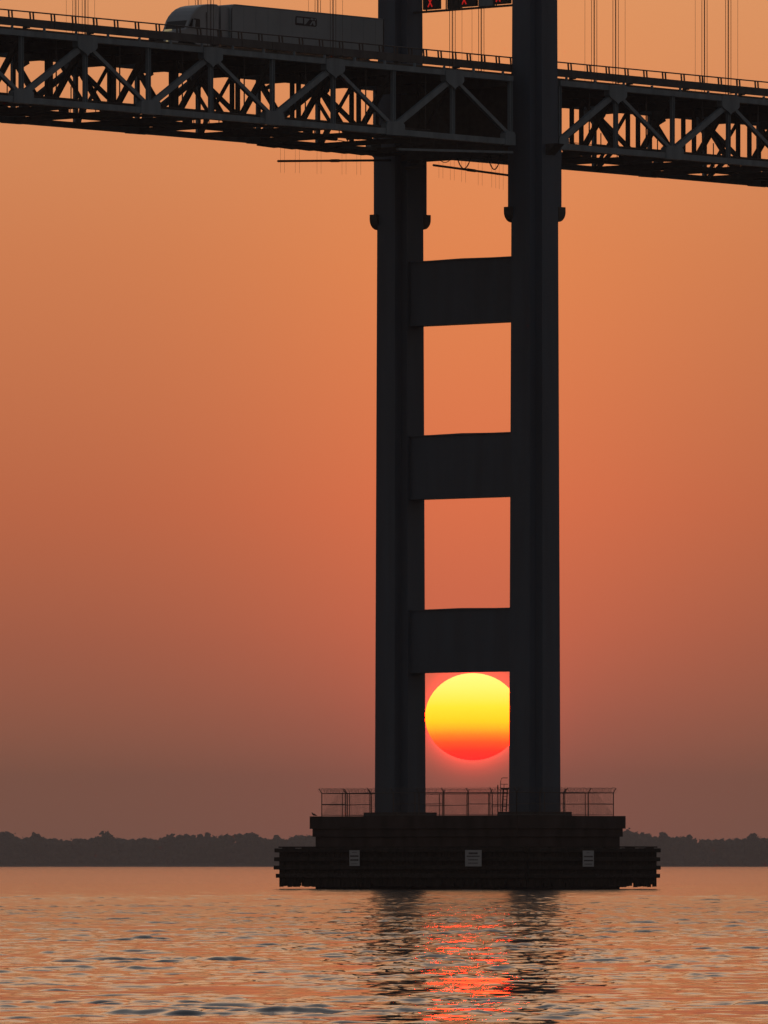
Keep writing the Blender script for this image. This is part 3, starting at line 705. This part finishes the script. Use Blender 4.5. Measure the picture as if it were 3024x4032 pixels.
# ------------------------------------------------------------------ truck and trailer heading left in the far lane
def build_truck():
    # placed on the deck: local x along the bridge, y across; nose at smaller x
    x0 = -27.75; yl = 3.35
    Rm = Matrix.Rotation(TH,4,'Z'); zr = zt(x0)+.542; p = Vector(T)+(Rm @ Vector((x0,yl,0)))
    t = thing('semi_truck', 'pale grey semi truck with long box trailer driving left on the bridge deck', 'truck', (p.x,p.y,zr), TH)
    tilt = -.0075; t.rotation_euler = (0, math.atan(-tilt), TH)
    hw = 1.24
    # cab: lofted from side profile, narrower at the roof and at the nose
    prof = [(-1.75,.55),(-1.78,1.0),(-1.68,1.45),(-1.4,1.66),(-.9,1.78),(-.08,1.95),(.08,2.3),(.28,2.72),(.52,3.06),(.82,3.36),(1.2,3.62),(1.65,3.80),(2.2,3.92),(2.8,3.97),(3.2,3.97),(3.28,3.88),(3.28,.75),(1.3,.75),(.6,1.0),(-.1,1.15),(-.8,1.05),(-1.2,.55)]
    def cabw(x, z):
        w = hw*(1-.20*max(0,(z-2.6)/1.4)**2*max(0,1-x/2.6))
        return w*(1-.14*min(1,max(0,.35-x)/1.9))
    V=[]; F=[]; n=len(prof); rings=[(-1,.86),(-.97,.94),(-.9,.985),(-.8,1.0),(.8,1.0),(.9,.985),(.97,.94),(1,.86)]
    cx, cz = 1.2, 2.2
    for yy, k in rings:
        for x, z in prof:
            kx = 1-(1-k)*.25; V.append((cx+(x-cx)*kx, yy*cabw(x,z), cz+(z-cz)*kx))
    for j in range(len(rings)-1):
        for i in range(n): F.append([j*n+i, j*n+(i+1)%n, (j+1)*n+(i+1)%n, (j+1)*n+i])
    F.append(list(range(n))[::-1]); F.append([(len(rings)-1)*n+i for i in range(n)])
    me = mesh_from('cab', V, F, 'truck'); bm = bmesh.new(); bm.from_mesh(me); bmesh.ops.recalc_face_normals(bm, faces=bm.faces); bm.to_mesh(me); bm.free()
    cab = obj('cab', me, t)
    def side_panel(nm, pts, m, yo, parent=None, th=.02):
        mb = MB(); mb.poly(pts,'y',-yo-th,-yo+.03); return mb.build(nm,m,parent or t)
    side_panel('side_window', [(.62,2.08),(1.30,2.02),(1.32,2.70),(1.2,2.76),(.74,2.78)],'glass',hw+.005,cab)
    side_panel('quarter_window', [(.22,2.16),(.50,2.12),(.62,2.72),(.50,2.74)],'glass',hw-.03,cab,.04)
    side_panel('mirror', [(.40,2.05),(.54,2.05),(.62,2.62),(.50,2.66)],'truck',hw+.16,cab,.10)
    mb = MB(); mb.poly([(-.05,2.02),(.05,2.02),(.33,2.62),(.20,2.62)],'y',-.98,.98); mb.build('windshield','glass',cab)
    side_panel('side_fairing', [(2.5,.8),(3.26,.8),(3.26,3.75),(3.12,3.8),(2.75,2.2)],'truck',hw+.012,cab,.008)
    side_panel('door_seam', [(1.95,1.3),(2.0,1.3),(2.02,3.3),(1.96,3.3)],'black',hw+.01,cab,.006)
    for s in (-1,1):
        mb = MB(); mb.path([(-1.83,s*.92,.95),(-1.72,s*.92,.95)],[.08,.10],10); mb.build('headlight','lamp',t)
        mb = MB(); mb.poly([(-1.0,1.79),(-.55,1.88),(-.60,1.97),(-.95,1.93)],'y',-.25,.15); mb.build('hood_glow_patch','lamp',t) if s<0 else None  # emissive patch on the hood top, a dim yellow spot
    mb = MB(); mb.box(-1.9,-1.6,-1.15,1.15,.35,.78); mb.build('bumper','chrome',t)
    mb = MB(); mb.box(-1.80,-1.74,-.55,.55,.8,1.4); mb.build('grille','black',t)
    mb = MB(); mb.box(-1,5.4,-.5,.5,.7,.95); mb.build('frame_rail','under',t)
    mb = MB(); mb.path([(3.42,-.9,1.0),(3.42,-.9,3.7)],.06,8); mb.build('exhaust_stack','black',t)
    # trailer
    tx0, tx1 = 4.55, 20.85; tr = MB(); c=.05
    tr.poly([(tx0+.05,1.15),(tx1,1.15),(tx1,4.05),(tx1-.03,4.09),(tx0+.35,4.09),(tx0+.1,4.0),(tx0,3.7),(tx0,1.2)],'y',-1.3,1.3)
    tb = tr.build('trailer_box','trailer',t)
    mb = MB(); mb.box(3.72,4.52,-1.05,1.05,1.2,3.85) ; mb.build('reefer_unit','truck',t)
    mb = MB()
    mb.box(tx0+.2,tx1-.1,-1.315,-1.302,1.15,1.28); mb.box(tx0+.2,tx1-.1,-1.312,-1.302,3.98,4.06); mb.build('side_rail','steel',tb)
    for i in range(12): x = tx0+1.3+i*1.28; mb = MB(); mb.box(x,x+.02,-1.308,-1.301,1.3,3.96); mb.build('panel_rib','steel',tb)
    mb = MB(); mb.box(tx1-.09,tx1+.02,-1.318,-1.303,1.2,4.06); mb.box(tx0,tx0+.07,-1.316,-1.303,1.2,3.8); mb.build('corner_post','black',tb)
    # dark rounded plate with pale block letters
    lx = -16.43-x0; lz = 3.0
    mb = MB(); w_, h_ = 2.3,.66
    pts=[(.06,0),(w_-.14,0),(w_-.02,.1),(w_,.2),(w_,h_-.16),(w_-.06,h_-.04),(w_-.18,h_),(.12,h_),(.03,h_-.05),(0,h_-.2),(-.02,.06)]
    mb.poly([(lx+a,lz+b) for a,b in pts],'y',-1.325,-1.303); lg = mb.build('logo_plate','ink',tb)
    def glyph(pts):
        g = MB(); g.poly([(lx+a,lz+b) for a,b in pts],'y',-1.335,-1.327); g.build('logo_letter','trailer',lg)
    glyph([(.12,.16),(.78,.16),(.78,.56),(.12,.56)])
    glyph([(.92,.10),(1.08,.12),(1.52,.54),(.92,.56)])
    glyph([(1.50,.08),(1.64,.08),(1.84,.30),(1.94,.08),(2.12,.10),(2.06,.40),(1.80,.42)]); glyph([(1.58,.50),(1.64,.60),(1.86,.60),(1.94,.52),(1.78,.46)]); glyph([(2.02,.50),(2.02,.60),(2.20,.60),(2.18,.46)])
    def wheel(x, s):
        w = MB(); w.path([(x,s*.98,.5),(x,s*1.0,.5),(x,s*1.22,.5),(x,s*1.24,.5)],[.46,.5,.5,.46],20); o = w.build('tyre','rubber',t)
        r = MB(); r.path([(x,s*1.2,.5),(x,s*1.25,.5)],[.3,.26],14); r.build('rim','chrome',o)
    for x in (-.6,2.7,4.0,17.9,19.2):
        for s in (-1,1): wheel(x, s)
    mb = MB(); mb.box(tx1-.15,tx1-.02,-1.1,1.1,.5,.65); mb.build('underride_guard','steel',t)
build_truck()

# ------------------------------------------------------------------ maintenance booms and hoses under the deck
def boom(name, label, p0, p1, hang, tops):
    t = thing(name, label, 'boom', T, TH, 'maintenance booms under the deck')
    a, b = Vector(p0), Vector(p1)
    bar('boom_pipe', p0, p1, .17,.17,'under',t,'tube'); m = (a+b)/2; d = (b-a).normalized()*.45
    bar('pipe_coupling', tuple(m-d), tuple(m+d), .23,.23,'under',t,'tube')
    for f in hang:
        c = a+(b-a)*f
        for s in (-.22,.22):
            e = c+(b-a).normalized()*s; bar('drop_wire', (e.x,e.y,e.z-.85-.3*f),(e.x,e.y,tops),.02,.02,'rope',t,'wire')
boom('boom_left', 'long thin maintenance pipe slung under the deck left of the left tower leg', (-13.7,HB-.4,53.75),(-1.4,HB-.4,54.42),(.04,.17,.36,.58,.71,.9),55.0)
boom('boom_right', 'slanting maintenance pipe slung under the deck between the tower legs', (-3.7,0,53.65),(4.6,0,53.30),(.1,.25,.4,.62,.8,.9),54.7)
for o in list(bpy.data.objects):
    if o.name in ('boom_left','boom_right'): o.name = 'maintenance_boom'
def hoses():
    t = thing('hose_loops', 'thick black hoses hanging in loops under the deck beside the right tower leg', 'hose', T, TH)
    def loop(y0, y1, sag, r):
        P = [(-.98, y0+(y1-y0)*i/12, 54.45-sag*math.sin(math.pi*i/12)**.7) for i in range(13)]
        mb = MB(); mb.path(P, r, 6); mb.build('hose','rubber',t,True)
    loop(.1,-1.3,.95,.045); loop(-3.0,-4.3,1.15,.045); loop(-3.2,-4.2,.7,.035); loop(2.0,.6,.4,.03)
    bar('outrigger', (-1.5,3.0,54.3),(-1.3,3.9,53.75),.12,.2,'under',t); bar('outrigger', (-1.5,3.0,53.85),(-1.3,5.0,53.75),.12,.22,'under',t)
hoses()
